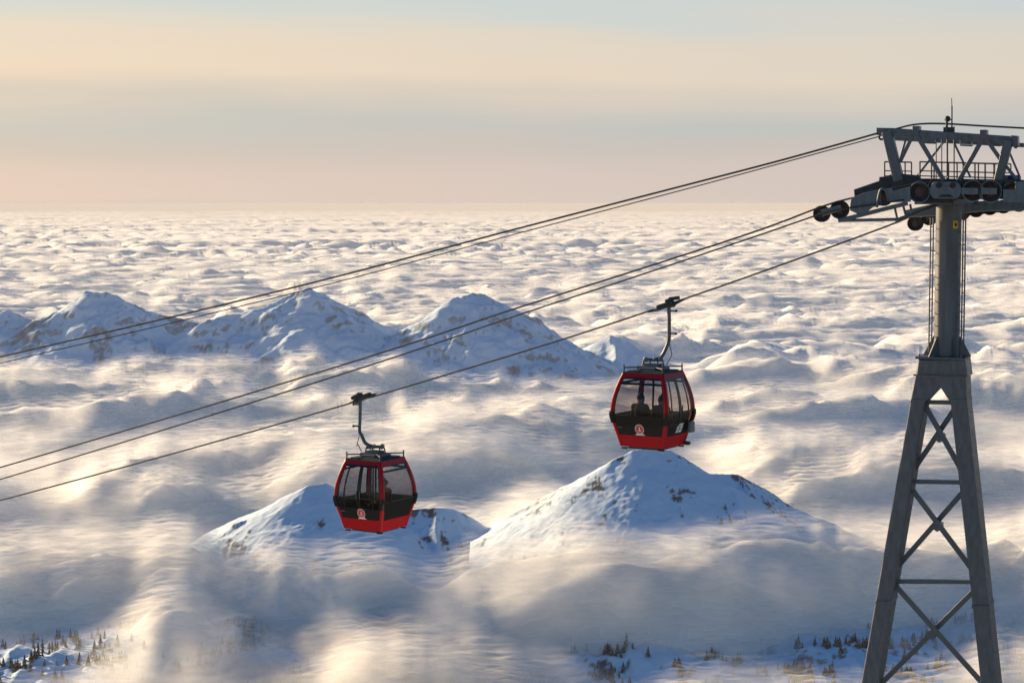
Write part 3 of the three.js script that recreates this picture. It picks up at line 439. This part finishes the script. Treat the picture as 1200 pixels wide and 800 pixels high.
function pillarGeo(sx, sz, y0, y1, r, out) {                                       // a corner post that follows the bulge
  const ny = 14, ns = 12, pos = [], idx = [], uv = [];
  for (let i = 0; i <= ny; i++) { const y = mix(y0, y1, i / ny), c = half(y) - 0.045 + out; for (let k = 0; k < ns; k++) { const a = k / ns * 2 * Math.PI, e = (v) => Math.sign(v) * Math.sqrt(Math.abs(v)); pos.push(sx * c + r * e(Math.cos(a)), y, sz * c + r * e(Math.sin(a))); uv.push(k / ns, y); } }
  for (let i = 0; i < ny; i++) for (let k = 0; k < ns; k++) { const a = i * ns + k, b = i * ns + (k + 1) % ns; idx.push(a, a + ns, b, b, a + ns, b + ns); }
  for (const [i, f] of [[0, 1], [ny, 0]]) for (let k = 1; k < ns - 1; k++) f ? idx.push(i * ns, i * ns + k, i * ns + k + 1) : idx.push(i * ns, i * ns + k + 1, i * ns + k);
  const g = new THREE.BufferGeometry(); g.setAttribute('position', new THREE.Float32BufferAttribute(pos, 3)); g.setAttribute('uv', new THREE.Float32BufferAttribute(uv, 2)); g.setIndex(idx); return toCreasedNormals(g, 0.7);
}
const YAW = 31 * Math.PI / 180;
function gondola(px, py, doorSide, mirror, gripAt, label) {
  const G = thing('gondola_cabin', label, 'gondola', 'red gondola cabins');
  G.position.copy(onPlane(px, py, -RZ)); G.rotation.y = -YAW; G.updateMatrixWorld(true);
  // underside, floor and bumpers
  part('floor', [bx(1.24, 0.06, 1.24, 0, 0.03, 0, 0.02), bx(1.0, 0.08, 1.0, 0, -0.03, 0, 0.02)], M.black, G);
  for (const [sx, sz] of [[-1, 1], [1, 1], [1, -1], [-1, -1]]) {
    part('pillar', pillarGeo(sx, sz, 0.01, 2.02, 0.056, 0), M.red, G);
    part('pillar_guard', pillarGeo(sx, sz, 0.66, 0.98, 0.07, 0.012), M.gloss, G);
    part('foot', bx(0.2, 0.05, 0.07, sx * 0.56, -0.045, sz * 0.6, 0.02), M.black, G);
  }
  for (const s of ['z', 'x', 'b', 'l']) {
    const door = s === doorSide;
    part('skirt_panel', slab(s, 0.01, 0.34, -0.96, 0.96, 0.004, 0.03), M.red, G);
    part('roof_edge', slab(s, 1.915, 2.03, -0.97, 0.97, 0.006, 0.04), M.red, G);
    if (!door) {
      part('lower_panel', slab(s, 0.342, 0.84, -0.93, 0.93, -0.004, 0.03), M.gloss, G);
      const w = part('window', slab(s, 0.84, 1.913, -0.93, 0.93, -0.008, 0), M.glass, G);
      part('window_bar', slab(s, 1.715, 1.775, -0.92, 0.92, -0.012, 0.02, 2), M.gloss, w);
      part('window_frame', [slab(s, 0.84, 0.885, -0.93, 0.93, -0.002, 0.03, 2), slab(s, 1.87, 1.913, -0.93, 0.93, -0.002, 0.03, 2), slab(s, 0.84, 1.913, -0.93, -0.89, -0.002, 0.03), slab(s, 0.84, 1.913, 0.89, 0.93, -0.002, 0.03)], M.gloss, w);
    } else for (const [a, b] of [[-0.93, -0.005], [0.005, 0.93]]) {
      const d = part('door', [slab(s, 0.342, 0.66, a, b, -0.002, 0.03), slab(s, 0.66, 1.913, a, a + 0.07, -0.002, 0.03), slab(s, 0.66, 1.913, b - 0.07, b, -0.002, 0.03), slab(s, 1.85, 1.913, a, b, -0.003, 0.03, 2)], M.gloss, G);
      part('door_pane', slab(s, 0.66, 1.85, a + 0.07, b - 0.07, -0.01, 0), M.glass, d);
      part('door_mullion', slab(s, 0.66, 1.85, mix(a, b, a < 0 ? 0.3 : 0.62), mix(a, b, a < 0 ? 0.36 : 0.68), -0.006, 0.025), M.gloss, d);
      part('door_rail', slab(s, 0.93, 0.98, a + 0.07, b - 0.07, -0.005, 0.02, 2), M.gloss, d);
      part('handle', bx(0.03, 0.22, 0.03, 0, 0, 0, 0.01).translate((a < 0 ? -0.06 : 0.06), 1.05, half(1.05) + 0.02).rotateY(TURN[s]), M.galv, d);
    }
  }
  // prints
  const badge = part('emblem', (() => { const g = new THREE.PlaneGeometry(0.33, 0.33, 1, 6), p = g.attributes.position; for (let i = 0; i < p.count; i++) { const y = p.getY(i) + 0.5; p.setY(i, y); p.setZ(i, half(y) + 0.008); } g.computeVertexNormals(); return g; })(), emblemMat, G, 'round red and white emblem');
  badge.position.x = mirror ? 0.06 : 0.0;
  if (doorSide === 'x') part('lettering', (() => { const g = new THREE.PlaneGeometry(0.46, 0.27, 1, 4), p = g.attributes.position; for (let i = 0; i < p.count; i++) { const y = p.getY(i) + 0.52; p.setY(i, y); p.setX(i, p.getX(i) + 0.05); p.setZ(i, half(y) + 0.008); } g.computeVertexNormals(); return g.rotateY(Math.PI / 2); })(), stripesMat, G, 'white slanted print on the door');
  part('grab_handle', bx(0.14, 0.03, 0.03, -0.6, 0.55, half(0.55) + 0.012, 0.01), M.galv, G);
  // ski rack on the door side
  const rackZ = mirror ? 0.55 : -0.62, rack = part('ski_rack', [bx(0.09, 0.3, 0.26, half(0.5) + 0.1, 0.5, rackZ, 0.02), bx(0.2, 0.03, 0.05, half(0.5) - 0.02, 0.42, rackZ, 0.01), bx(0.2, 0.03, 0.05, half(0.5) - 0.02, 0.58, rackZ, 0.01)].map((g) => (mirror ? g.rotateY(Math.PI) : g)), M.plate, G);
  part('rack_foot', [bx(0.22, 0.1, 0.16, 0.72, 0.04, rackZ, 0.03)].map((g) => (mirror ? g.rotateY(Math.PI) : g)), M.black, rack);
  // benches, inner frame
  for (const s of [-1, 1]) { const seat = doorSide === 'x' ? bx(1.2, 0.08, 0.36, 0, 0.48, s * 0.5, 0.03) : bx(0.36, 0.08, 1.2, s * 0.5, 0.48, 0, 0.03), leg = doorSide === 'x' ? bx(1.1, 0.4, 0.06, 0, 0.26, s * 0.42, 0.01) : bx(0.06, 0.4, 1.1, s * 0.42, 0.26, 0, 0.01); part('bench', [seat, leg], M.inner, G); }
  part('inner_post', rod(V(-0.05, 0.06, -0.05), V(0.02, 1.98, 0.0), 0.03), M.inner, G);
  // roof, its frame and the hanger
  const roof = part('roof', [bx(1.26, 0.05, 1.26, 0, 2.035, 0, 0.02), bx(1.05, 0.05, 1.05, 0, 2.07, 0, 0.02)], M.steelDark, G);
  part('suspension_frame', [bx(0.78, 0.1, 0.5, 0, 2.15, 0, 0.02), bx(0.5, 0.08, 0.78, 0, 2.13, 0, 0.02), bx(0.42, 0.07, 0.34, 0, 2.23, 0, 0.02)], M.galv, roof);
  for (const a of [Math.PI / 4, -Math.PI / 4]) part('roof_bar', [rb(1.72, 0.035, 0.05, 0.01).rotateY(a).translate(0, 2.17, 0), ...[-1, 1].map((s) => rod(V(s * 0.84 * Math.cos(a), 2.03, -s * 0.84 * Math.sin(a)), V(s * 0.84 * Math.cos(a), 2.25, -s * 0.84 * Math.sin(a)), 0.022))], M.steelDark, roof);
  const grip = G.worldToLocal(onPlane(gripAt[0], gripAt[1], -RZ)), m = mirror ? -1 : 1;
  const right = V(Math.cos(YAW), 0, -Math.sin(YAW));                               // the picture's horizontal, in the cabin's own axes
  const o = (r, y) => V(right.x * r, y, right.z * r).add(V(grip.x * sm(2.2, grip.y, y) * 0, 0, 0));
  const gr = grip.x * right.x + grip.z * right.z, gd = grip.clone().addScaledVector(right, -gr); gd.y = 0;
  const H = (r, y) => V(right.x * r, y, right.z * r).addScaledVector(gd, sm(2.3, grip.y - 0.3, y));
  const arm = part('hanger_arm', [tube([H(gr, grip.y - 0.02), H(gr + 0.012 * m, grip.y - 0.5), H(gr + 0.01 * m, grip.y - 0.95), H(gr - 0.03 * m, mix(2.3, grip.y, 0.3)), H(gr - 0.14 * m, mix(2.3, grip.y, 0.14)), H(gr * 0.45, 2.42), H(0, 2.36)], 0.052, 48, 12)], M.galv, G);
  const dz = (y, r) => H(r, y).toArray();
  const damper = part('damper', bx(0.44, 0.09, 0.12, 0, 0, 0, 0.03).rotateY(YAW).translate(...dz(2.37, 0)), M.galv, arm);
  for (const [q, w] of [[-0.2, 0.07], [0.04, 0.055], [0.2, 0.06]]) part('damper_drum', new THREE.CylinderGeometry(w, w, 0.3, 16).rotateX(Math.PI / 2).rotateY(YAW).translate(...dz(2.38, q * m)), M.steel, damper);
  for (const q of [-0.26, -0.08, 0.12, 0.26]) part('damper_link', rod(H(q, 2.36), H(q * 1.15, 2.18), 0.022), M.galv, damper);
  part('hanger_cable', tube([H(gr + 0.03 * m, grip.y - 1.05), H(gr + 0.1 * m, grip.y - 1.35), H(gr + 0.08 * m, 2.45), H(gr - 0.05 * m, 2.22)], 0.014, 24, 6), M.rope, arm);
  for (const y of [0.13, 0.76]) part('arm_stub', [rod(H(gr, grip.y - y), H(gr + 0.2 * m, grip.y - y), 0.022), new THREE.SphereGeometry(0.04, 10, 8).translate(...H(gr + 0.2 * m, grip.y - y).toArray())], M.steelDark, arm);
  const ra = onPlane(gripAt[0] - 30, gripAt[1] + 10.5, -RZ), rbp = onPlane(gripAt[0] + 30, gripAt[1] - 10.5, -RZ), dir = G.worldToLocal(rbp.clone()).sub(G.worldToLocal(ra.clone())).normalize();
  const al = (geo, along, up) => { const q = new THREE.Quaternion().setFromUnitVectors(V(1, 0, 0), dir); geo.applyQuaternion(q); const p = grip.clone().addScaledVector(dir, along); return geo.translate(p.x, p.y + up, p.z); };
  const gp = part('grip', [al(rb(0.5, 0.15, 0.2, 0.03), -0.1 * m, 0.05), al(rb(0.2, 0.24, 0.16, 0.03), 0.02 * m, 0.08), al(rb(0.3, 0.1, 0.12, 0.02).rotateZ(-0.2 * m), 0.16 * m, 0.16), al(new THREE.CylinderGeometry(0.07, 0.07, 0.24, 14).rotateX(Math.PI / 2), 0.1 * m, 0.0)], M.steelDark, arm);
  for (const s of [-1, 1]) part('grip_guide', al(new THREE.ConeGeometry(0.06, 0.34, 10).rotateZ(-s * Math.PI / 2), s * 0.42 - 0.08 * m, 0.02), M.steelDark, gp.parent);
  return G;
}
const cabinA = gondola(765, 521.5, 'x', false, [784, 358.5], 'red gondola cabin nearer the tower, above the snowy peak, with two passengers');
const cabinB = gondola(440, 617.5, 'z', true, [422, 468.5], 'red gondola cabin farther left and lower, with a lone passenger');
passenger(0, cabinA, [-0.18, 0.6, 0.42], Math.PI, 'passenger in dark jacket and hat at the middle of the right cabin window');
passenger(1, cabinA, [0.46, 0.58, 0.4], Math.PI, 'passenger in dark jacket and hat beside the red corner post, right cabin');
passenger(0, cabinB, [0.42, 0.6, 0.1], -Math.PI / 2, 'lone passenger in dark jacket and hat in the left cabin');

// ------------------------------------------------------------------ conifers on the slope at the bottom
{
  const treeMat = new THREE.MeshStandardMaterial({ color: 0xffffff, roughness: 1, vertexColors: true, side: THREE.DoubleSide });
  const conifer = (seed) => {
    const r = rng(seed), pos = [], col = [];
    const tri = (a, b, c, k) => { pos.push(...a, ...b, ...c); for (let i = 0; i < 3; i++) col.push(...k); };
    for (let k = 0; k < 5; k++) { const a = k / 5 * 6.283, b = (k + 1) / 5 * 6.283; tri([0.03 * Math.cos(a), 0, 0.03 * Math.sin(a)], [0.03 * Math.cos(b), 0, 0.03 * Math.sin(b)], [0, 0.95, 0], [0.05, 0.035, 0.025]); }
    for (let t = 0; t < 15; t++) { const f = t / 14, y = 0.1 + 0.86 * f, R = (0.2 * (1 - f) + 0.018) * (0.8 + 0.4 * r()), n = Math.round(9 - 4 * f);
      for (let k = 0; k < n; k++) { const a = (k + r()) / n * 6.283, w = 0.35 + 0.2 * r(), q = R * (0.7 + 0.5 * r()), dr = 0.05 + 0.05 * r(), g = 0.7 + 0.6 * r(), c = r() < 0.12 ? [0.45, 0.47, 0.5] : [0.018 * g, 0.03 * g, 0.02 * g];
        tri([0, y + 0.06, 0], [q * Math.cos(a - w), y - dr, q * Math.sin(a - w)], [q * Math.cos(a + w), y - dr * 0.8, q * Math.sin(a + w)], c); tri([0, y + 0.03, 0], [q * 1.15 * Math.cos(a - 0.1), y - dr * 1.3, q * 1.15 * Math.sin(a - 0.1)], [q * Math.cos(a + w), y - dr * 0.5, q * Math.sin(a + w)], c); } }
    const g = new THREE.BufferGeometry(); g.setAttribute('position', new THREE.Float32BufferAttribute(pos, 3)); g.setAttribute('color', new THREE.Float32BufferAttribute(col, 3)); g.computeVertexNormals(); return g;
  };
  const kinds = [1, 2, 3, 4].map(conifer), r = rng(99), spots = [];
  for (let n = 0; n < 60000 && spots.length < 1000; n++) {
    const d = 2180 + 310 * r(), px = -20 + 1240 * r(), x = (px - 600) / F * d, h = slope.userData.sample(x, -d); if (h === null) continue;
    const clump = fbm(x / 75 + 11, d / 60 + 3, 3) + 0.35 * noise(x / 22, d / 18);
    if (clump < 0.08 + 0.4 * r()) continue;
    const py = 238 - h / d * 2268.5; if (py < 715 || py > 812) continue;
    spots.push([x, h, -d, 7 + 8 * r()]);
  }
  spots.sort((a, b) => b[2] - a[2]);
  spots.slice(0, 280).forEach(([x, y, z, s], i) => { const m = new THREE.Mesh(kinds[i % 4], treeMat); m.name = numbered('conifer_tree'); m.position.set(x, y - 0.2, z); m.scale.set(s * 1.1, s, s * 1.1); m.rotation.y = i * 1.7; m.userData = { label: ['dark conifer on the misty snow slope in the bottom left corner', 'dark conifer in the mist at the bottom centre, below the snowy peak', 'dark conifer on the snow slope behind the foot of the tower'][x / -z < -0.1 ? 0 : x / -z < 0.1 ? 1 : 2], category: 'tree', group: ['conifers at the bottom left', 'conifers at the bottom centre', 'conifers behind the tower foot'][x / -z < -0.1 ? 0 : x / -z < 0.1 ? 1 : 2] }; scene.add(m); });
  const rest = spots.slice(280), im = new THREE.InstancedMesh(kinds[0], treeMat, rest.length), o = new THREE.Object3D();
  rest.forEach(([x, y, z, s], i) => { o.position.set(x, y - 0.2, z); o.scale.set(s * 1.1, s, s * 1.1); o.rotation.y = i * 2.3; o.updateMatrix(); im.setMatrixAt(i, o.matrix); });
  im.name = 'conifer_wood'; im.userData = { kind: 'stuff', label: 'farther conifers merging into woods on the misty slope', category: 'woods' }; if (rest.length) scene.add(im);
}
scene.traverse((o) => { if (o.isMesh) { o.castShadow = true; o.receiveShadow = true; } });
renderer.render(scene, camera);
